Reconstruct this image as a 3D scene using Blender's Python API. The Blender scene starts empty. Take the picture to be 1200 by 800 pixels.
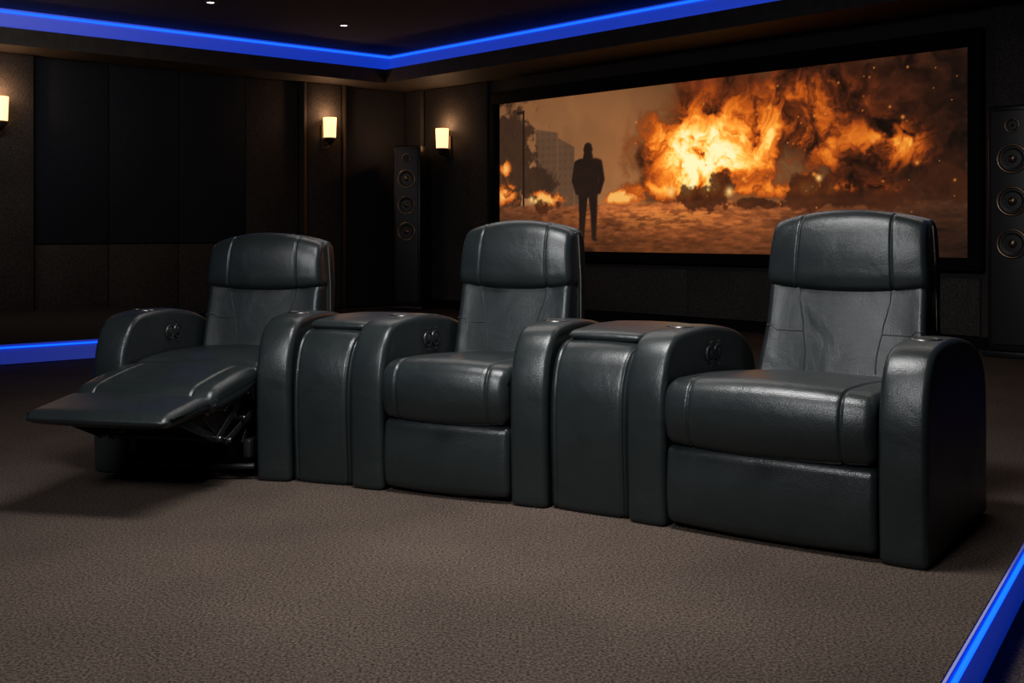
import bpy, bmesh, math, random
import numpy as np
from mathutils import Vector, Matrix
random.seed(4); np.random.seed(4)
scene = bpy.context.scene
try: scene.view_settings.view_transform = 'Standard'
except Exception: pass

# ------------------------------------------------------------------ materials
def new_mat(name):
    m = bpy.data.materials.new(name); m.use_nodes = True
    nt = m.node_tree; b = nt.nodes['Principled BSDF']
    return m, nt, b
def simple(name, col, rough=.5, metal=0., emis=None, estr=0., spec=None):
    m, nt, b = new_mat(name)
    b.inputs['Base Color'].default_value = (*col, 1)
    b.inputs['Roughness'].default_value = rough
    b.inputs['Metallic'].default_value = metal
    if spec is not None: b.inputs['Specular IOR Level'].default_value = spec
    if emis:
        b.inputs['Emission Color'].default_value = (*emis, 1)
        b.inputs['Emission Strength'].default_value = estr
    return m
def textured(name, c1, c2, scale, rough=.8, bscale=200, bstr=.3, bdist=.004, spec=.3, stretch=(1,1,1), big=None, detail=4):
    m, nt, b = new_mat(name)
    N = nt.nodes; L = nt.links
    tc = N.new('ShaderNodeTexCoord'); mp = N.new('ShaderNodeMapping')
    mp.inputs['Scale'].default_value = stretch
    L.new(tc.outputs['Object'], mp.inputs['Vector'])
    n1 = N.new('ShaderNodeTexNoise'); n1.inputs['Scale'].default_value = scale; n1.inputs['Detail'].default_value = detail
    n1.inputs['Roughness'].default_value = .65
    L.new(mp.outputs['Vector'], n1.inputs['Vector'])
    cr = N.new('ShaderNodeValToRGB')
    cr.color_ramp.elements[0].position = .36; cr.color_ramp.elements[1].position = .64
    cr.color_ramp.elements[0].color = (*c1, 1); cr.color_ramp.elements[1].color = (*c2, 1)
    L.new(n1.outputs['Fac'], cr.inputs['Fac'])
    out = cr.outputs['Color']
    if big:
        n3 = N.new('ShaderNodeTexNoise'); n3.inputs['Scale'].default_value = big; n3.inputs['Detail'].default_value = 3
        L.new(mp.outputs['Vector'], n3.inputs['Vector'])
        r3 = N.new('ShaderNodeMapRange'); r3.inputs['From Min'].default_value=.3; r3.inputs['From Max'].default_value=.7
        r3.inputs['To Min'].default_value = .85; r3.inputs['To Max'].default_value = 1.12
        L.new(n3.outputs['Fac'], r3.inputs['Value'])
        mx = N.new('ShaderNodeVectorMath'); mx.operation='SCALE'
        L.new(out, mx.inputs[0]); L.new(r3.outputs['Result'], mx.inputs['Scale'])
        out = mx.outputs['Vector']
    L.new(out, b.inputs['Base Color'])
    n2 = N.new('ShaderNodeTexNoise'); n2.inputs['Scale'].default_value = bscale; n2.inputs['Detail'].default_value = 2
    L.new(mp.outputs['Vector'], n2.inputs['Vector'])
    bp = N.new('ShaderNodeBump'); bp.inputs['Strength'].default_value = bstr; bp.inputs['Distance'].default_value = bdist
    L.new(n2.outputs['Fac'], bp.inputs['Height']); L.new(bp.outputs['Normal'], b.inputs['Normal'])
    b.inputs['Roughness'].default_value = rough
    b.inputs['Specular IOR Level'].default_value = spec
    return m
def leather_mat():
    m, nt, b = new_mat('leather')
    N = nt.nodes; L = nt.links
    tc = N.new('ShaderNodeTexCoord')
    v = N.new('ShaderNodeTexVoronoi'); v.inputs['Scale'].default_value = 300
    n = N.new('ShaderNodeTexNoise'); n.inputs['Scale'].default_value = 6.5; n.inputs['Detail'].default_value = 3; n.inputs['Distortion'].default_value=.5
    L.new(tc.outputs['Object'], v.inputs['Vector']); L.new(tc.outputs['Object'], n.inputs['Vector'])
    b1 = N.new('ShaderNodeBump'); b1.inputs['Strength'].default_value=.28; b1.inputs['Distance'].default_value=.014
    b2 = N.new('ShaderNodeBump'); b2.inputs['Strength'].default_value=.35; b2.inputs['Distance'].default_value=.0012
    L.new(n.outputs['Fac'], b1.inputs['Height']); L.new(v.outputs['Distance'], b2.inputs['Height'])
    L.new(b1.outputs['Normal'], b2.inputs['Normal']); L.new(b2.outputs['Normal'], b.inputs['Normal'])
    cr = N.new('ShaderNodeValToRGB')
    cr.color_ramp.elements[0].color=(.0078,.0105,.0110,1); cr.color_ramp.elements[1].color=(.0115,.0148,.0155,1)
    L.new(n.outputs['Fac'], cr.inputs['Fac']); L.new(cr.outputs['Color'], b.inputs['Base Color'])
    r = N.new('ShaderNodeMapRange'); r.inputs['From Min'].default_value=.3; r.inputs['From Max'].default_value=.7
    r.inputs['To Min'].default_value=.29; r.inputs['To Max'].default_value=.36
    L.new(n.outputs['Fac'], r.inputs['Value']); L.new(r.outputs['Result'], b.inputs['Roughness'])
    b.inputs['Specular IOR Level'].default_value=.48
    return m
LEATHER = leather_mat()
SEAM = simple('seam_thread', (.003,.004,.004), .6)
PIPING = simple('brown_stitching', (.10,.075,.055), .6)
BLACKFAB = textured('black_fabric', (.006,.006,.006),(.012,.012,.012), 60, .9)
METAL = simple('black_metal', (.05,.05,.052), .35, .8)
CHROME = simple('dark_chrome', (.15,.14,.13), .3, 1.)
CARPET = textured('carpet', (.016,.0115,.0090), (.112,.082,.065), 125, .95, 230, .9, .006, .08, big=2.0, detail=5)
WALLFAB = textured('wall_fabric', (.028,.024,.021), (.070,.060,.054), 60, .9, 160, .5, .004, .2, stretch=(1,1,1), big=2)
WALLDARK = textured('wall_paint_dark', (.024,.021,.019), (.036,.031,.029), 40, .8, 120, .2)
NAVY = textured('navy_fabric', (.007,.010,.015), (.015,.019,.026), 70, .9, 160, .4)
CURT = textured('dark_panel', (.014,.014,.016), (.020,.020,.022), 20, .6, 90, .1)
CEIL = textured('ceiling_paint', (.018,.017,.017), (.026,.024,.024), 8, .9, 60, .05)
SOFF = textured('soffit_paint', (.032,.027,.024), (.046,.039,.034), 8, .7, 60, .05)
COVE = simple('cove_painted_glow', (.3,.3,.5), .8, 0, (.001,.050,.68), .46)  # blue LED glow put into the cove surface as emission
BLUELED = simple('blue_led', (0,0,0), .5, 0, (.005,.085,1.), 2.4)
BLUELED2 = simple('blue_led_floor', (0,0,0), .5, 0, (.001,.05,1.), 4.5)
TRIM = simple('bronze_trim', (.10,.08,.065), .4, .7)
BLACKVELVET = simple('black_velvet', (.004,.004,.004), .9, spec=.1)
SPKBODY = simple('speaker_lacquer', (.010,.009,.009), .3)
CONE = simple('speaker_cone', (.014,.012,.011), .45)
BRASS = simple('speaker_ring', (.36,.25,.16), .3, 1.)

# ------------------------------------------------------------------ helpers
def link(ob, parent=None):
    scene.collection.objects.link(ob)
    if parent is not None: ob.parent = parent
    return ob
def empty(name, loc=(0,0,0), rotz=0):
    e = bpy.data.objects.new(name, None); e.location = loc; e.rotation_euler = (0,0,rotz)
    e.empty_display_size = .1
    return link(e)
def mesh_obj(name, verts, faces, mat, parent=None, smooth=False):
    me = bpy.data.meshes.new(name); me.from_pydata([tuple(map(float,v)) for v in verts], [], faces)
    bm = bmesh.new(); bm.from_mesh(me); bmesh.ops.recalc_face_normals(bm, faces=bm.faces); bm.to_mesh(me); bm.free()
    if smooth:
        for p in me.polygons: p.use_smooth = True
    me.materials.append(mat)
    return link(bpy.data.objects.new(name, me), parent)
def add_bevel(ob, w, seg=3):
    m = ob.modifiers.new('bevel','BEVEL'); m.width = w; m.segments = seg; m.limit_method='ANGLE'
    for p in ob.data.polygons: p.use_smooth = True
    return ob
HEX = [(0,1,2,3),(4,7,6,5),(0,4,5,1),(1,5,6,2),(2,6,7,3),(3,7,4,0)]
def box(name, x0,x1,y0,y1,z0,z1, mat, parent=None, bev=0):
    v = [(x0,y0,z0),(x1,y0,z0),(x1,y1,z0),(x0,y1,z0),(x0,y0,z1),(x1,y0,z1),(x1,y1,z1),(x0,y1,z1)]
    ob = mesh_obj(name, v, HEX, mat, parent)
    if bev: add_bevel(ob, bev)
    return ob
def lathe(name, prof, mat, parent=None, seg=40, M=None):
    vs=[]; fs=[]; n=len(prof)
    for k in range(seg):
        a=2*math.pi*k/seg
        for r,z in prof: vs.append(Vector((r*math.cos(a), r*math.sin(a), z)))
    for k in range(seg):
        k2=(k+1)%seg
        for i in range(n-1): fs.append((k*n+i,k2*n+i,k2*n+i+1,k*n+i+1))
    if M is not None: vs=[M@v for v in vs]
    return mesh_obj(name, vs, fs, mat, parent, True)
def tube(name, pts, r, mat, parent=None, cyc=False):
    cu = bpy.data.curves.new(name,'CURVE'); cu.dimensions='3D'; cu.bevel_depth=r; cu.bevel_resolution=2
    sp = cu.splines.new('POLY'); sp.points.add(len(pts)-1)
    for p,q in zip(sp.points, pts): p.co=(q[0],q[1],q[2],1)
    sp.use_cyclic_u = cyc
    cu.materials.append(mat)
    cu.use_fill_caps=True
    return link(bpy.data.objects.new(name, cu), parent)
def bar(name, x, p0, p1, w, t, mat, parent):
    d=Vector((0,p1[0]-p0[0],p1[1]-p0[1])).normalized(); n=Vector((0,-d.z,d.y))*w/2
    A=Vector((x,p0[0],p0[1]))-d*w*.4; B=Vector((x,p1[0],p1[1]))+d*w*.4; X=Vector((t/2,0,0))
    v=[A-n-X,A-n+X,B-n+X,B-n-X,A+n-X,A+n+X,B+n+X,B+n-X]
    return add_bevel(mesh_obj(name, v, HEX, mat, parent), .003, 2)

def fillet(pts, n=8, maxlen=.035):
    out=[]; N=len(pts)
    for i in range(N):
        P=Vector(pts[i][:2]); r=pts[i][2]; A=Vector(pts[i-1][:2]); B=Vector(pts[(i+1)%N][:2])
        la=(A-P).length; lb=(B-P).length
        if r<=0: out.append(P); continue
        S=P+(A-P)/la*min(r,la*.49); E=P+(B-P)/lb*min(r,lb*.49)
        for k in range(n+1):
            t=k/n; out.append(S*(1-t)**2+P*2*t*(1-t)+E*t*t)
    res=[]
    for i in range(len(out)):
        A=out[i]; B=out[(i+1)%len(out)]; l=(B-A).length
        if l<1e-5: continue
        k=max(1,int(l/maxlen))
        for j in range(k): res.append(A.lerp(B,j/k))
    return np.array([[p.x,p.y] for p in res])

class Puffy:
    def __init__(s, name, pts, hw, r, mat, parent, bulge=0., creases=(), deform=None, x0=0., nx=14):
        P = fillet(pts)
        nxt=np.roll(P,-1,0); prv=np.roll(P,1,0); T=nxt-prv; T/=np.linalg.norm(T,axis=1)[:,None]
        area=np.sum(P[:,0]*nxt[:,1]-nxt[:,0]*P[:,1])
        Nn=np.stack([T[:,1],-T[:,0]],1)
        if area<0: Nn=-Nn
        s.P=P; s.N=Nn; s.hw=hw; s.r=r; s.bulge=bulge; s.creases=creases; s.deform=deform; s.x0=x0
        xs=list(np.linspace(-(hw-r),hw-r,nx))
        for cx,_ in creases: xs+= [cx-.010,cx-.005,cx-.002,cx,cx+.002,cx+.005,cx+.010]
        xs=sorted(set(round(x,5) for x in xs))
        secs=[(x,s.inset(x)) for x in xs]
        ends=[]
        for k in range(1,8):
            a=math.pi/2*k/7; ends.append((hw-r+r*math.sin(a), r*(1-math.cos(a)) - s.bulge*(1-((hw-r+r*math.sin(a))/hw)**2)))
        secs=[(-x,i) for x,i in reversed(ends)]+secs+ends
        secs=[(secs[0][0],r+.006)]+secs+[(secs[-1][0],r+.006)]
        vs=[]; fs=[]; n=len(P)
        for x,i in secs:
            for q in range(n): vs.append(s.pos(q,x,i))
        for k in range(len(secs)-1):
            for q in range(n):
                q2=(q+1)%n; fs.append((k*n+q,k*n+q2,(k+1)*n+q2,(k+1)*n+q))
        fs.append(tuple(range(n))); fs.append(tuple(range((len(secs)-1)*n,len(secs)*n)))
        s.ob=mesh_obj(name, vs, fs, mat, parent, True)
    def inset(s,x):
        i=-s.bulge*(1-(x/s.hw)**2)
        for cx,d in s.creases: i+=d*math.exp(-((x-cx)/.0045)**2)
        return i
    def pos(s,q,x,i):
        p=s.P[q]-s.N[q]*i; v=(x+s.x0,p[0],p[1])
        return s.deform(*v) if s.deform else v
    def front(s, z, x, off=.0):
        c=[(abs(s.P[q][1]-z),q) for q in range(len(s.P)) if s.N[q][0]<-.3]
        q=min(c)[1]
        return s.pos(q,x,s.inset(x)-off)

# ------------------------------------------------------------------ recliner chair
ARMW=.145
def arm_profile(h=.645, front=0., bot=.002):
    return [(front+.006,bot,.02),(front-.006,.30,.10),(front+.0,.49,.10),(front+.070,h-.02,.10),(front+.23,h,.12),(.45,h-.004,.1),(.68,h-.045,.12),(.80,.50,.12),(.815,.30,.1),(.815,bot,.02)]
def arm(name, x, parent, panel_side=0, outer=0):
    a = Puffy(name, arm_profile(), ARMW/2-.001, .020, LEATHER, parent, bulge=.005, x0=x, nx=8)
    for sx in (-1,1):
        pts=[]
        xx=sx*(ARMW/2-.014)
        for q in range(len(a.P)):
            if a.P[q][1]>.03 and (a.N[q][0]<-.25 or a.N[q][1]>.2) and a.P[q][0]<.74:
                pts.append(a.pos(q, xx, .0030))
        pts.sort(key=lambda p:(0 if p[1]<.02 and p[2]<.5 else 1, p[2] if p[1]<.02 and p[2]<.5 else p[1]*10))
        tube(name+'_seam', pts, .0020, SEAM, parent)
    M=Matrix.Translation((x,.27,.6435))
    lathe(name+'_cup_ring', [(.036,-.004),(.037,.004),(.041,.006),(.045,.006),(.048,.003),(.049,-.006)], CHROME, parent, 36, M)
    lathe(name+'_cup_well', [(.0,.003),(.037,.003)], SPKBODY, parent, 30, M)
    if panel_side:
        fx=x+panel_side*(ARMW/2+.001)
        for k,yy in enumerate((.36,.425)):
            R=Matrix.Translation((fx,yy,.545))@Matrix.Rotation(math.pi/2*panel_side,4,'Y')
            lathe(name+'_button_%d'%k, [(0,.004),(.020,.004),(.021,.002),(.026,.002),(.027,.005),(.030,.005),(.032,-.003)], METAL, parent, 32, R)
            for s2 in (-1,1):
                tube(name+'_button_tab', [(fx+panel_side*.003,yy-.012,.545+s2*.042),(fx+panel_side*.003,yy+.012,.545+s2*.042)], .003, METAL, parent)
    return a

def make_chair(loc, theta, W, top, is_open=False, boff=0., headw=1.):
    root = empty('theater_recliner', (loc[0],loc[1],0), -math.radians(theta))
    hs = (W-2*ARMW)/2-.003
    arm('left_arm', -W/2+ARMW/2, root, 1)
    arm('right_arm', W/2-ARMW/2, root, 0)
    k=(top-.45)/(1.05-.45)
    Z=lambda z: z if z<.45 else .45+(z-.45)*k
    hb=hs-.004
    def lean(y,z):
        return y+boff*max(0,min(1,(z-.30)/.15))
    def hsc(z):
        t=max(0,min(1,(z-.28)/.35)); return 1-(1-headw)*t
    def dback(x,y,z):
        f=(1-.03*max(0,(z-.6))/.4)*hsc(z)
        y2=y-.020*min(1,(abs(x)/hb))**4*(1 if y<.80 else 0)
        return (x*f, lean(y2,z), z)
    c1=.58*hb
    back=Puffy('backrest', [(.635,Z(.36),.03),(.668,Z(.50),.1),(.702,Z(.64),.1),(.736,Z(.790),.03),(.84,Z(.80),.03),(.80,Z(.36),.03)],
        hb, .028, LEATHER, root, bulge=.012, deform=dback, nx=26, creases=())
    for s in (-1,1):
        p=[]
        for t in np.linspace(0,1,16):
            z=Z(.775)+(Z(.47)-Z(.775))*t
            x=s*(c1 - .055*math.sin(t*math.pi*.5)**2 )
            p.append(back.front(z,x,.0005))
        tube('backrest_seam', p, .0024, SEAM, root)
        p=[]
        for t in np.linspace(0,1,8):
            z=Z(.60)+t*.02; x=s*(c1-.03+(hb*.97-c1+.03)*t)
            p.append(back.front(z,x,.0005))
        tube('backrest_seam', p, .0024, SEAM, root)
    def dhead(x,y,z):
        u=abs(x)/hb
        w=max(0,min(1,(z-Z(.80))/(Z(1.05)-Z(.80))))
        z2=z-.036*w*u**2.2 - .010*(1-w)*(1-u**2)
        f=(1-.05*w)*hsc(z)
        return (x*f, lean(y,z)+.012*u**3*(1 if y<.79 else 0), z2)
    Puffy('headrest', [(.718,Z(.772),.018),(.690,Z(.800),.04),(.697,Z(.95),.07),(.732,Z(1.042),.045),(.80,Z(1.056),.05),(.845,Z(1.0),.04),(.835,Z(.775),.03)],
        hb+.004, .024, LEATHER, root, bulge=.009, creases=((-.60*hb,.005),(.60*hb,.005)), deform=dhead, nx=26)
    def dshell(x,y,z):
        u=abs(x)/hb; w=max(0,min(1,(z-Z(.80))/(Z(1.05)-Z(.80))))
        return (x*(1-.045*w)*hsc(z), lean(y,z), z-.036*w*u**2.2)
    sh=Puffy('back_shell', [(.775,.10,.02),(.775,.36,.03),(.80,Z(.72),.05),(.80,Z(1.05),.02),(.855,Z(1.062),.03),(.895,Z(1.02),.05),(.885,Z(.75),.1),(.845,.36,.05),(.835,.10,.02)],
        hb+.010, .018, LEATHER, root, deform=dshell, nx=20)
    for s in (-1,1):
        p=[dshell(s*(hb+.0105), .812, z) for z in np.linspace(Z(.62),Z(1.035),14)]
        tube('shell_stitching', p, .0020, PIPING, root)
    box('base_frame', -hs,hs,.10,.78,.03,.28, BLACKFAB, root)
    for sx in (-1,1):
        for yy in (.08,.72):
            lathe('foot', [(0,0),(.022,0),(.026,.02),(.026,.04)], METAL, root, 20, Matrix.Translation((sx*(W/2-ARMW/2),yy,0)))
    if not is_open:
        def dseat(x,y,z):
            u=abs(x)/hs
            return (x, y-.014*(1-u*u)*(1 if y<.05 else 0), z+(.010*(1-u*u) if z>.4 and y<.5 else 0))
        cr=.72*hs
        Puffy('seat_cushion', [(-.005,.284,.035),(-.035,.39,.08),(-.005,.495,.075),(.25,.490,.1),(.70,.455,.03),(.70,.284,.03)],
            hs, .032, LEATHER, root, bulge=.012, creases=((-cr,.006),(cr,.006)), deform=dseat, nx=24)
        Puffy('front_panel', [(.004,.022,.03),(-.010,.14,.08),(.004,.276,.03),(.08,.276,.02),(.08,.022,.02)],
            hs, .022, LEATHER, root, bulge=.012, nx=20)
    else:
        Puffy('seat_cushion', [(.05,.30,.035),(.02,.38,.05),(.05,.455,.06),(.30,.470,.1),(.70,.455,.03),(.70,.30,.03)],
            hs, .032, LEATHER, root, bulge=.010, nx=20)
        Puffy('calf_pad', [(-.33,.315,.03),(-.365,.360,.03),(-.325,.408,.045),(-.1,.442,.1),(.04,.448,.04),(.05,.375,.03),(-.1,.335,.05)],
            hs+.002, .03, LEATHER, root, bulge=.010, creases=((-.7*hs,.005),(.7*hs,.005)), nx=22)
        Puffy('foot_pad', [(-.63,.312,.025),(-.668,.335,.02),(-.63,.362,.03),(-.38,.388,.05),(-.315,.370,.03),(-.315,.325,.03)],
            hs-.010, .026, LEATHER, root, bulge=.006, nx=22)
        box('footrest_board', -hs*.86,hs*.86,-.57,-.34,.304,.322, BLACKFAB, root)
        for sx in (-1,1):
            x=sx*(hs-.035)
            for i,(p0,p1) in enumerate([((.14,.29),(-.16,.19)),((-.16,.19),(-.34,.322)),((.12,.19),(-.20,.315)),
                          ((.0,.35),(-.24,.21)),((-.24,.21),(-.50,.315)),((.16,.34),(.02,.15)),((-.30,.33),(-.10,.33))]):
                bar('linkage_%d'%i, x-sx*.011*(i%3), p0,p1,.030,.006, METAL, root)
            for (yy,zz) in [(.14,.29),(-.16,.19),(-.34,.322),(.12,.19),(-.20,.315),(-.24,.21),(0,.35),(-.04,.255)]:
                lathe('bolt', [(0,.012),(.008,.012),(.010,.006),(.010,-.03)], CHROME, root, 14,
                      Matrix.Translation((x+sx*.004,yy,zz))@Matrix.Rotation(sx*math.pi/2,4,'Y'))
            box('side_rail', x-.015,x+.015,.0,.70,.09,.16, METAL, root, .004)
        tube('cross_rod', [(-hs+.03,-.16,.19),(hs-.03,-.16,.19)], .010, METAL, root)
        tube('cross_rod', [(-hs+.03,-.30,.315),(hs-.03,-.30,.315)], .009, METAL, root)
        tube('base_rail', [(-hs+.01,.02,.055),(-hs*.4,-.012,.05),(hs*.4,-.012,.05),(hs-.01,.02,.055)], .012, METAL, root)
        box('footrest_bracket', -hs*.75,hs*.75,-.10,-.07,.20,.34, METAL, root, .004)
    return root

C1=make_chair((-1.290,4.402),12,.86,.968,True,-.02)
C2=make_chair((-.250,4.058),24,.815,1.022,False,-.08,.99)
C3=make_chair((.791,3.451),34.5,.985,1.055,False,.07,.87)

# ------------------------------------------------------------------ wedge consoles
def make_console(L, R, thL, thR):
    cx=(L[0]+R[0])/2; cy=(L[1]+R[1])/2
    th=math.atan2(-(R[1]-L[1]), R[0]-L[0]); w=math.hypot(R[0]-L[0],R[1]-L[1])
    root=empty('storage_console', (cx,cy,0), -th)
    tl=math.tan(th-math.radians(thL)); tr=math.tan(math.radians(thR)-th)
    hw=w/2-.006
    def df(x,y,z):
        k=x/hw
        return (x + (max(0,k)*tr + min(0,k)*tl)*max(y,0)*.97, y, z)
    Puffy('console_body', [(.028,.004,.02),(.010,.30,.10),(.018,.46,.10),(.085,.578,.09),(.22,.594,.04),(.76,.590,.04),(.78,.004,.02)],
          hw, .018, LEATHER, root, bulge=.008, creases=((-(hw-.022),.004),((hw-.022),.004)), deform=df, nx=14)
    Puffy('console_lid', [(.150,.594,.01),(.140,.608,.012),(.165,.622,.03),(.40,.630,.05),(.66,.622,.03),(.675,.592,.01)],
          hw-.016, .014, LEATHER, root, bulge=.006, deform=df, nx=14)
    return root
make_console((-.870,4.313),(-.622,4.224),12,24)
make_console((.1225,3.8925),(.385,3.730),24,34.5)

# ------------------------------------------------------------------ room shell
P0=Vector((-1.40,14.84,0)); A=Vector((.690,-.723,0)).normalized(); B=Vector((-.768,-.640,0)).normalized()
def pp(sa,sb,z): 
    v=P0+A*sa+B*sb; return Vector((v.x,v.y,z))
def pbox(name,a0,a1,b0,b1,z0,z1,mat,parent=None,bev=0):
    v=[pp(a0,b0,z0),pp(a1,b0,z0),pp(a1,b1,z0),pp(a0,b1,z0),pp(a0,b0,z1),pp(a1,b0,z1),pp(a1,b1,z1),pp(a0,b1,z1)]
    ob=mesh_obj(name,v,HEX,mat,parent)
    if bev: add_bevel(ob,bev,2)
    return ob
SA,SB=14.,15.; HC=3.25; HS=2.85
pbox('wall_front',-.15,SA+.15,-.15,0,-.2,3.25,WALLDARK)
pbox('wall_left',-.15,0,0,SB,-.2,3.25,WALLDARK)
pbox('wall_right',SA,SA+.15,0,SB,-.2,3.25,WALLDARK)
pbox('wall_back',-.15,SA+.15,SB,SB+.15,-.2,3.25,WALLDARK)
pbox('floor_lower',-.15,SA+.15,-.15,SB+.15,-.30,-.17,CARPET)
E0=Vector((4.725,8.42)); ed=Vector((-.705,-1.119)).normalized()
def poly_prism(name, pts, z0,z1, mat):
    n=len(pts); v=[(p[0],p[1],z0) for p in pts]+[(p[0],p[1],z1) for p in pts]
    f=[tuple(range(n))[::-1],tuple(range(n,2*n))]+[(i,(i+1)%n,n+(i+1)%n,n+i) for i in range(n)]
    return mesh_obj(name,v,f,mat)
Ef=E0+ed*15.5
pl=[P0.xy, E0, Ef, pp(0,SB,0).xy]
poly_prism('floor', pl, -.17,0, CARPET)
en=Vector((1.119,-.705)).normalized()
def edge_box(name,p,d,n,s0,s1,o0,o1,z0,z1,mat):
    q=lambda s,o,z:(p.x+d.x*s+n.x*o,p.y+d.y*s+n.y*o,z)
    v=[q(s0,o0,z0),q(s1,o0,z0),q(s1,o1,z0),q(s0,o1,z0),q(s0,o0,z1),q(s1,o0,z1),q(s1,o1,z1),q(s0,o1,z1)]
    return mesh_obj(name,v,HEX,mat)
RISER=simple('riser_painted_glow',(.25,.25,.35),.6,0,(.001,.036,.55),.34)  # riser faces emit blue themselves, standing in for LED light on them
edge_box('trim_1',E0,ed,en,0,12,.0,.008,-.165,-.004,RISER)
edge_box('step_led_strip',E0,ed,en,.05,12,.009,.018,-.032,-.020,BLUELED2)
s_pl=3.65; SP0=4.12
pbox('floor_platform',.16,s_pl,SP0,SB-.05,.0,.155,textured('platform_carpet',(.02,.017,.015),(.045,.038,.033),90,.95,160,.8,.006,.1))
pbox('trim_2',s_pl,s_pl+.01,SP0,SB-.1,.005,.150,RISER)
pbox('platform_led_strip',s_pl+.011,s_pl+.018,SP0,SB-.1,.122,.132,BLUELED2)
def ring(a0,b0,A1,B1,c0,d0,C1_,D1_,z0,z1):
    v=[pp(a0,b0,z0),pp(A1,b0,z0),pp(A1,B1,z0),pp(a0,B1,z0),pp(c0,d0,z1),pp(C1_,d0,z1),pp(C1_,D1_,z1),pp(c0,D1_,z1)]
    f=[(i,(i+1)%4,4+(i+1)%4,4+i) for i in range(4)]
    return v,f
def rings(name,specs,mat):
    V=[];F=[]
    for sp in specs:
        v,f=ring(*sp); o=len(V); V+=v; F+=[tuple(i+o for i in q) for q in f]
    return mesh_obj(name,V,F,mat)
a0,b0,a1,b1=.65,.83,SA-.65,SB-.83; g=.24; t=.03
rings('trim_3',[(0,0,SA,SB,a0,b0,a1,b1,HS,HS),(a0,b0,a1,b1,a0,b0,a1,b1,HS,HS+.17),
      (a0,b0,a1,b1,a0-t,b0-t,a1+t,b1+t,HS+.17,HS+.17)],SOFF)
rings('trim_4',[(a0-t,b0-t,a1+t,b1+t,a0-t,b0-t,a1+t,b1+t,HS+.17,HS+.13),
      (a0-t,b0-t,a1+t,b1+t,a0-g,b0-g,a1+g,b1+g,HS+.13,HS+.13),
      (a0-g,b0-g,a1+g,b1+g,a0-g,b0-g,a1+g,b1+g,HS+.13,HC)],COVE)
pbox('ceiling',-.15,SA+.15,-.15,SB+.15,HC,HC+.12,CEIL)
rings('ceiling_led_strip',[(a0-g+.012,b0-g+.012,a1+g-.012,b1+g-.012,a0-g+.012,b0-g+.012,a1+g-.012,b1+g-.012,HC-.045,HC-.02)],BLUELED)
DL=simple('downlight_glow',(1,1,1),.5,0,(1,.85,.7),12)
for (x,y) in [(-1.84,12.07),(-2.97,10.86),(-.2,8.6),(-3.6,7.2),(1.2,6.2)]:
    r=empty('recessed_downlight',(x,y,HC))
    lathe('bezel',[(.035,-.012),(.045,-.012),(.055,-.006),(.056,.002)],METAL,r,24)
    lathe('lens',[(0,-.008),(.036,-.008)],DL,r,24)

gp=.006
def lpanel(s0,s1,z0,z1,mat,th=.05,name='acoustic_panel'):
    return pbox(name,.001,th,s0+gp,s1-gp,z0+gp,z1-gp,mat,None,.006)
for s0,s1 in [(2.40,3.235),(3.235,4.04),(4.04,4.83)]:
    lpanel(s0,s1,.85,HS,NAVY,.06); lpanel(s0,s1,.02,.85,WALLFAB,.05)
lpanel(1.68,2.40,.02,HS,WALLFAB)
lpanel(1.123,1.62,.02,HS,WALLFAB,.14,'wall_pilaster')
lpanel(4.86,5.50,.02,HS,WALLFAB,.14,'wall_pilaster')
pbox('trim_5',.001,.16,1.63,1.67,.0,HS,TRIM); pbox('trim_6',.001,.16,1.075,1.11,.0,HS,TRIM)
lpanel(.10,1.06,.02,HS,CURT,.07,'dark_door_panel')
for s0 in [5.52,6.4,7.3,8.2]: lpanel(s0,s0+.88,.02,HS,WALLFAB)
def fpanel(s0,s1,z0,z1,mat,th=.05,name='acoustic_panel'):
    return pbox(name,s0+gp,s1-gp,.001,th,z0+gp,z1-gp,mat,None,.006)
fpanel(.42,1.64,.1,HS,WALLFAB)
fpanel(.05,.40,.1,HS,WALLDARK,.10,'wall_pilaster')
for k in range(4): fpanel(1.66+k*1.52,1.66+(k+1)*1.52,.1,.60,WALLFAB,.04)
fpanel(7.86,9.2,.1,HS,WALLFAB)
fpanel(9.2,10.8,.1,HS,WALLFAB)
pbox('baseboard_front',0.05,SA,.0,.06,.0,.10,BLACKVELVET)

# ------------------------------------------------------------------ projection screen
scr=empty('projection_screen')
S0,S1,SZ0,SZ1=1.91,7.68,.765,2.53
fw=.11
for nm,(q0,q1,z0,z1) in dict(frame_top=(S0-fw,S1+fw,SZ1,SZ1+fw+.04),frame_bottom=(S0-fw,S1+fw,SZ0-fw,SZ0),
      frame_left=(S0-fw,S0,SZ0,SZ1),frame_right=(S1,S1+fw,SZ0,SZ1)).items():
    pbox(nm,q0,q1,.06,.14,z0,z1,BLACKVELVET,scr,.006)
pbox('screen_backing',S0-.02,S1+.02,.055,.085,SZ0-.02,SZ1+.02,BLACKVELVET,scr)
NX,NY=960,290
W=S1-S0; H=SZ1-SZ0
U,V=np.meshgrid(np.linspace(0,W,NX),np.linspace(0,H,NY))
def vnoise(x,y,seed):
    rs=np.random.RandomState(seed); T=rs.rand(256,256)
    xi=np.floor(x).astype(int); yi=np.floor(y).astype(int); fx=x-xi; fy=y-yi
    fx=fx**3*(fx*(fx*6-15)+10); fy=fy**3*(fy*(fy*6-15)+10)
    g=lambda i,j:T[i%256,j%256]
    return (g(xi,yi)*(1-fx)+g(xi+1,yi)*fx)*(1-fy)+(g(xi,yi+1)*(1-fx)+g(xi+1,yi+1)*fx)*fy
def rotc(x,y,k): c,s_=math.cos(k*.7),math.sin(k*.7); return x*c-y*s_, x*s_+y*c
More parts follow.
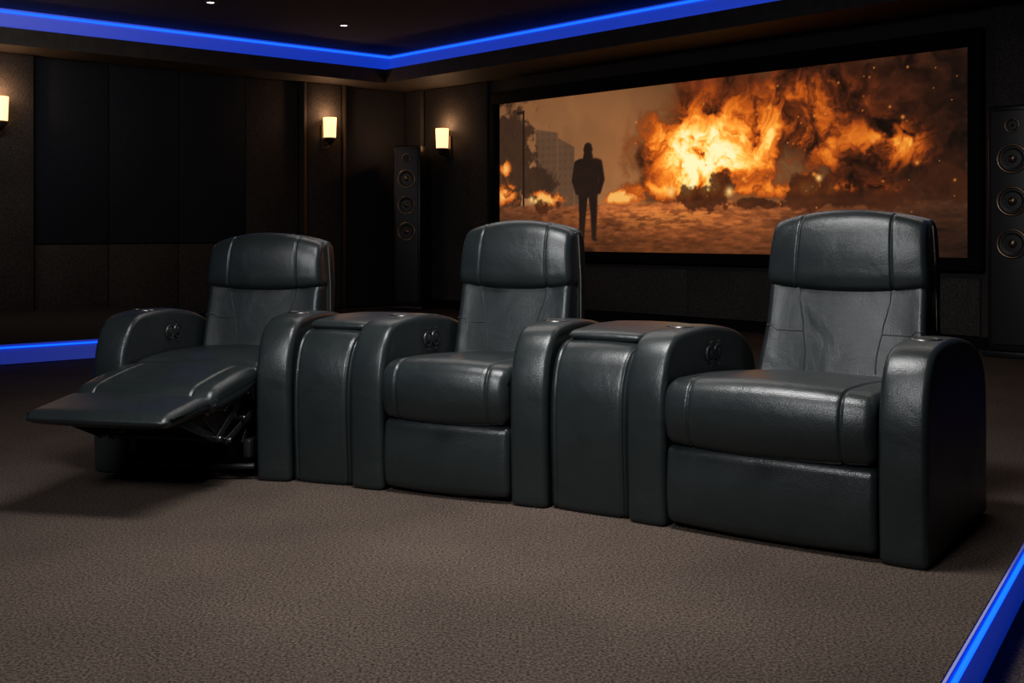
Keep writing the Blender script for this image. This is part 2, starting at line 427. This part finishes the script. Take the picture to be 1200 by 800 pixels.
def fbm(x,y,seed,o=7,gain=.55):
    s=0;a=.5;t=0
    for k in range(o):
        xr,yr=rotc(x*2.03**k+17*k,y*2.03**k+9*k,k)
        s=s+a*vnoise(xr+60,yr+60,seed+k); t+=a; a*=gain
    return s/t
def ss(a,b,x): t=np.clip((x-a)/(b-a),0,1); return t*t*(3-2*t)
def mix(c,d,m): return c*(1-m[...,None])+np.asarray(d)*m[...,None]
def blob(cx,cy,rx,ry): return np.exp(-(((U-cx)/rx)**2+((V-cy)/ry)**2))
def ramp(x,stops):
    xs=[s[0] for s in stops]; return np.stack([np.interp(x,xs,[s[1][c] for s in stops]) for c in range(3)],-1)
w1=fbm(U*2.2,V*2.2,11,5); w2=fbm(U*2.2+5,V*2.2+3,31,5)
X=U+(w1-.5)*.55; Y=V+(w2-.5)*.55
n1=fbm(X*1.7,Y*1.7,51); n2=fbm(X*4.2,Y*4.2,71,6,.62); n3=fbm(U*9,V*9,91,4)
def cells(x,y,seed):
    rs=np.random.RandomState(seed); Tx=rs.rand(128,128); Ty=rs.rand(128,128)
    xi=np.floor(x).astype(int); yi=np.floor(y).astype(int); d=np.full(x.shape,9.)
    for i in(-1,0,1):
        for j in(-1,0,1):
            a=(xi+i)%128; b_=(yi+j)%128
            d=np.minimum(d,(x-(xi+i+Tx[a,b_]))**2+(y-(yi+j+Ty[a,b_]))**2)
    return np.sqrt(d)
puff=.55*(1-cells(X*3+40,Y*3+40,5))+.28*(1-cells(X*6.5+40,Y*6.5+40,6))+.17*(1-cells(X*14+40,Y*14+40,7))
pf=(puff-puff.mean())/puff.std()
n2s=(n2-n2.mean())/n2.std()
sky=np.stack([.68-.16*V/H+0*U,.465-.125*V/H,.29-.085*V/H],-1)
sky*=(1-.24*ss(1.7,3.2,U))[...,None]*(.84+.30*n1)[...,None]
img=sky
cloud=np.maximum.reduce([blob(2.9,.95,.75,.55),blob(3.4,1.45,1.0,.6),blob(4.3,1.35,1.3,.75),blob(5.2,1.1,1.1,.9),blob(2.35,1.0,.55,.35)*.8])
m=ss(.30,.66,cloud+(n1-.5)*.9+pf*.04)
shade=np.clip(.76+.17*pf+.15*n2s,.2,1.35)
lit=blob(3.5,1.05,1.5,1.0)
smoke=np.stack([.20+.44*lit,.105+.165*lit,.062+.055*lit],-1)*shade[...,None]
smoke*=(1-.38*ss(4.5,5.8,U))[...,None]
img=mix(img,smoke,m*.97)
heat=.94*blob(2.76,1.0,.44,.27)+.80*blob(3.2,.92,.42,.22)+.44*blob(3.0,1.25,.75,.38)+.37*blob(3.8,1.25,.8,.45)+.60*blob(5.12,.98,.25,.19)+.28*blob(4.4,1.0,.9,.3)+.46*blob(2.5,.66,.55,.11)+.50*blob(4.1,.62,1.1,.08)+.24*blob(4.4,1.55,.5,.2)
tx=.60+.16*pf+.18*n2s+.5*(n1-.5)
T_=np.clip(heat*np.clip(tx,.08,1.4)*1.32,0,1.4)
fc=ramp(T_,[(0,(.20,.08,.04)),(.18,(.42,.17,.06)),(.36,(.70,.31,.08)),(.55,(.90,.48,.13)),(.78,(1.,.67,.25)),(1.0,(1.,.84,.45)),(1.35,(1.,.95,.75))])
img=mix(img,fc,ss(.04,.36,T_))
glow=blob(2.95,.95,1.3,.7); img=img+glow[...,None]*np.array([.12,.055,.012])
def rect(x0,x1,y0,y1,e=.012): return ss(x0-e,x0+e,U)*(1-ss(x1-e,x1+e,U))*ss(y0-e,y0+e,V)*(1-ss(y1-e,y1+e,V))
def slope_top(x0,x1,ya,yb,e=.012):
    yt=ya+(yb-ya)*np.clip((U-x0)/(x1-x0),0,1); return ss(x0-e,x0+e,U)*(1-ss(x1-e,x1+e,U))*(1-ss(yt-e,yt+e,V))*ss(.4,.42,V)
bl=np.maximum.reduce([slope_top(.62,.98,1.42,1.36),slope_top(.98,1.24,1.30,1.18),slope_top(1.24,1.38,.98,.92)])
win=(np.sin(V*75)>.2)*(np.sin(U*70)>-.2)
bc=np.stack([.38+0*U,.275+0*U,.20+0*U],-1)*(.94-.07*win+.14*(n2-.5))[...,None]
img=mix(img,bc,bl*.88)
tr=ss(.40,.60,np.maximum(blob(.12,1.08,.55,.80),blob(.60,.75,.35,.30))+(n3-.5)*.8+(n2-.5)*.5)
img=mix(img,np.stack([.18+.08*n3,.12+.05*n3,.088+.03*n3],-1),tr*.9)
img=mix(img,[.13,.09,.07],rect(.40,.43,.4,1.66,.006)); img=mix(img,[.13,.09,.07],rect(.30,.43,1.62,1.65,.008))
hl=(blob(.12,.66,.20,.14)*.8+blob(.10,.98,.10,.10)*.7+blob(.75,.60,.30,.09)+blob(1.95,.60,.45,.08))*(.2+1.3*ss(.35,.7,n2))
img=mix(img,ramp(hl,[(0,(.5,.2,.06)),(.5,(.85,.40,.12)),(1,(1,.74,.38))]),ss(.15,.6,hl))
hz=.52
gm=1-ss(hz-.02,hz+.02,V+(n2-.5)*.06)
gn=fbm(U*2.2,V*9,131); gl=fbm(U*9,V*34,151,5)
fall=np.exp(-((U-2.7)/2.1)**2)
gcol=np.stack([.35+.38*fall,.210+.175*fall,.135+.055*fall],-1)*(.60+.50*gn+.60*(gl-.5))[...,None]
gcol*=(.60+.55*(V/hz))[...,None]
gcol*=(1-.32*ss(3.8,5.8,U))[...,None]
img=mix(img,gcol,gm)
gb=fall*blob(2.6,.40,1.2,.14)*ss(.42,.62,gl)
img=mix(img,[.95,.58,.25],gb*.5)
rub=np.maximum.reduce([blob(3.0,.56,.40,.16),blob(3.25,.70,.16,.16),blob(4.2,.60,.34,.20),blob(4.7,.52,.6,.12),blob(5.5,.62,.45,.22),blob(3.7,.50,.4,.07),blob(.75,.52,.3,.10)*.8])
rm=ss(.44,.66,rub+(n3-.5)*.9+pf*.03)
img=mix(img,np.stack([.17+.14*n3,.085+.065*n3,.045+.03*n3],-1),rm*.82)
rs=np.random.RandomState(8)
for k in range(80):
    cx=rs.uniform(1.9,5.7); cy=rs.uniform(.35,1.70); r=rs.choice([.005,.008,.011,.018],p=[.5,.3,.15,.05])
    i0=int((cx-.05)/W*NX);i1=int((cx+.05)/W*NX)+1;j0=int((cy-.05)/H*NY);j1=int((cy+.05)/H*NY)+1
    sl=(slice(max(j0,0),j1),slice(max(i0,0),i1))
    d=np.exp(-(((U[sl]-cx)**2+(V[sl]-cy)**2)/r**2))*.85
    img[sl]=img[sl]*(1-d[...,None])+np.array([1.,.62,.25])*d[...,None]
for cx,cy,r in [(.55,.60,.035),(.62,.58,.03),(3.35,.62,.045),(2.62,.64,.05),(4.35,.72,.03)]:
    d=np.exp(-(((U-cx)**2+(V-cy)**2)/r**2)); img=mix(img,[1.,.82,.48],d)
def cap(ax,ay,bx,by,ra,rb):
    px=U-ax;py=V-ay;dx=bx-ax;dy=by-ay;t=np.clip((px*dx+py*dy)/(dx*dx+dy*dy),0,1)
    return np.hypot((px-t*dx),(py-t*dy))-(ra+(rb-ra)*t)
mx=1.45; SX=1.16; SY=.955
Uo=U; Vo=V; U=(U-mx)/SX; V=(V-.095)/SY
parts=[cap(0,1.10,0,1.125,.060,.050),cap(0,1.0,0,1.07,.066,.050),cap(-.10,.935,.10,.935,.056,.056),cap(-.06,.90,-.052,.60,.092,.086),cap(.06,.90,.052,.60,.092,.086),
  cap(-.135,.93,-.172,.74,.048,.042),cap(-.172,.74,-.135,.60,.042,.034),cap(.135,.93,.172,.74,.048,.042),cap(.172,.74,.135,.60,.042,.034),
  cap(-.062,.58,-.072,.34,.062,.044),cap(-.072,.34,-.086,.06,.044,.032),cap(.062,.58,.074,.34,.062,.044),cap(.074,.34,.076,.06,.044,.032),
  cap(-.086,.05,-.115,.035,.03,.022),cap(.076,.05,.102,.035,.03,.022)]
sd=np.minimum.reduce(parts); U=Uo; V=Vo
mm=1-ss(-.006,.010,sd)
rimm=ss(-.022,0,sd)*ss(0,.2,(U-mx)+.1)
img=mix(img,np.stack([.12+.06*n2+.14*rimm,.08+.035*n2+.07*rimm,.06+.025*n2+.03*rimm],-1),mm)
sh=ss(1.15,1.35,U)*(1-ss(1.5,1.6,U))*(1-ss(.0,.11,V))
img=mix(img,[.10,.06,.04],sh*.6)
img=np.clip(img*.96,0,1)
lin=np.where(img<=.04045,img/12.92,((img+.055)/1.055)**2.4)
me=bpy.data.meshes.new('screen_image')
P=np.zeros((NY,NX,3)); base=np.array(pp(S0,.088,SZ0)); 
P[...,0]=base[0]+A.x*U; P[...,1]=base[1]+A.y*U; P[...,2]=SZ0+V
idx=np.arange(NX*NY).reshape(NY,NX)
F=np.stack([idx[:-1,:-1],idx[:-1,1:],idx[1:,1:],idx[1:,:-1]],-1).reshape(-1,4)
me.from_pydata(P.reshape(-1,3).tolist(),[],F.tolist())
ca=me.color_attributes.new('Col','FLOAT_COLOR','POINT')
ca.data.foreach_set('color',np.concatenate([lin.reshape(-1,3),np.ones((NX*NY,1))],1).astype(np.float32).ravel())
m,nt,b=new_mat('projected_film')
at=nt.nodes.new('ShaderNodeVertexColor'); at.layer_name='Col'
nt.links.new(at.outputs['Color'],b.inputs['Emission Color']); b.inputs['Emission Strength'].default_value=1.0
b.inputs['Base Color'].default_value=(.02,.02,.02,1); b.inputs['Roughness'].default_value=.9; b.inputs['Specular IOR Level'].default_value=.05
me.materials.append(m)
link(bpy.data.objects.new('screen_image',me),scr)

# ------------------------------------------------------------------ tower speakers
def tower(loc, rotz, w, h):
    r=empty('tower_speaker',(loc[0],loc[1],0),rotz)
    box('plinth',-w/2-.03,w/2+.03,-.23,.23,0,.05,SPKBODY,r,.01)
    box('cabinet',-w/2,w/2,-.20,.20,.05,h,SPKBODY,r,.02)
    box('baffle',-w/2+.03,w/2-.03,-.212,-.19,.10,h-.04,CONE,r,.01)
    def drv(z,R,nm):
        M=Matrix.Translation((0,-.212,z))@Matrix.Rotation(math.pi/2,4,'X')
        lathe(nm+'_ring',[(R*.86,.002),(R*.88,.012),(R*.95,.016),(R,.012),(R*1.03,0)],BRASS,r,40,M)
        lathe(nm+'_cone',[(R*.86,.006),(R*.78,.012),(R*.70,.006),(R*.30,-.018),(R*.28,-.006),(R*.15,.006),(0,.010)],CONE,r,40,M)
        lathe(nm+'_cap',[(R*.30,.0),(R*.22,.012),(0,.018)],BRASS,r,30,M)
    drv(h-.16,.055,'tweeter')
    for k in range(3): drv(h-.42-k*.33,.115,'woofer_%d'%k)
    return r
tower((-1.28,14.05),math.radians(-12),.36,2.07)
tower((4.02,8.72),math.radians(-40),.38,1.97)

# ------------------------------------------------------------------ wall sconces
GLASS=simple('frosted_glass_lit',(.9,.8,.7),.5,0,(1.,.50,.20),2.6)
def sconce(sa,sb,z,on_left):
    p=pp(sa,sb,z)
    out=A if on_left else B
    ang=math.atan2(out.y,out.x)+math.pi/2
    r=empty('sconce_light',(p.x,p.y,z),ang)
    box('backplate',-.06,.06,-.025,0,-.24,.06,TRIM,r,.006)
    box('bracket',-.02,.02,-.10,-.02,-.20,-.17,TRIM,r,.004)
    h0,h1=-.12,.15
    lathe('glass_shade',[(0,h0),(.066,h0),(.074,h0+.01),(.084,h1),(.080,h1),(.070,h0+.02)],GLASS,r,28,Matrix.Translation((0,-.115,0)))
    lathe('lower_cup',[(0,h0-.07),(.02,h0-.07),(.055,h0-.03),(.074,h0-.005),(.076,h0+.02)],TRIM,r,28,Matrix.Translation((0,-.115,0)))
    l=bpy.data.lights.new('sconce_bulb','POINT'); l.energy=6.0; l.color=(1,.56,.30); l.shadow_soft_size=.04
    o=bpy.data.objects.new('sconce_bulb',l); o.location=(0,-.15,.20); link(o,r)
sconce(.14,1.37,2.26,True)
sconce(.14,5.24,2.22,True)
sconce(.92,.05,2.15,False)

# ------------------------------------------------------------------ lights
def area(name,loc,target,size,sy,energy,col,spread=None):
    l=bpy.data.lights.new(name,'AREA'); l.shape='RECTANGLE'; l.size=size; l.size_y=sy; l.energy=energy; l.color=col
    if spread: l.spread=math.radians(spread)
    o=bpy.data.objects.new(name,l); o.location=loc
    o.rotation_euler=(Vector(target)-Vector(loc)).to_track_quat('-Z','Y').to_euler()
    return link(o)
area('unseen_softlight',(-.1,3.2,3.15),(.0,3.6,0),1.2,.6,50,(1,.99,.98),105)
area('unseen_softlight',(-1.8,-.2,2.9),(.0,4.4,.45),1.0,.7,26,(.97,.99,1),70)  # added front fill from behind the camera, unseen, no real fixture
area('unseen_softlight',(.2,6.8,3.1),(.2,5.8,0),3.0,.8,18,(1,.94,.88),140)  # added unseen lamp to rim the chair tops and lift the carpet
area('unseen_softlight',(2.6,6.4,3.0),(1.9,6.5,0),1.6,1.0,9,(1,.88,.8))  # unseen area lamp, no fixture modelled
area('unseen_softlight',(-4.5,9.5,2.8),(-5.,12.5,.6),2.5,.6,13,(1,.93,.86))  # added dim lamp, unseen, brightens the left wall
w=bpy.data.worlds.new('world'); scene.world=w; w.use_nodes=True
w.node_tree.nodes['Background'].inputs[0].default_value=(.5,.55,.65,1); w.node_tree.nodes['Background'].inputs[1].default_value=.01

# ------------------------------------------------------------------ camera
cam=bpy.data.cameras.new('camera'); cam.lens=38.76; cam.sensor_width=36; cam.shift_y=-.1067; cam.clip_end=100
co=bpy.data.objects.new('camera',cam); co.location=(0,0,.98); co.rotation_euler=(math.pi/2,0,0); link(co)
scene.camera=co
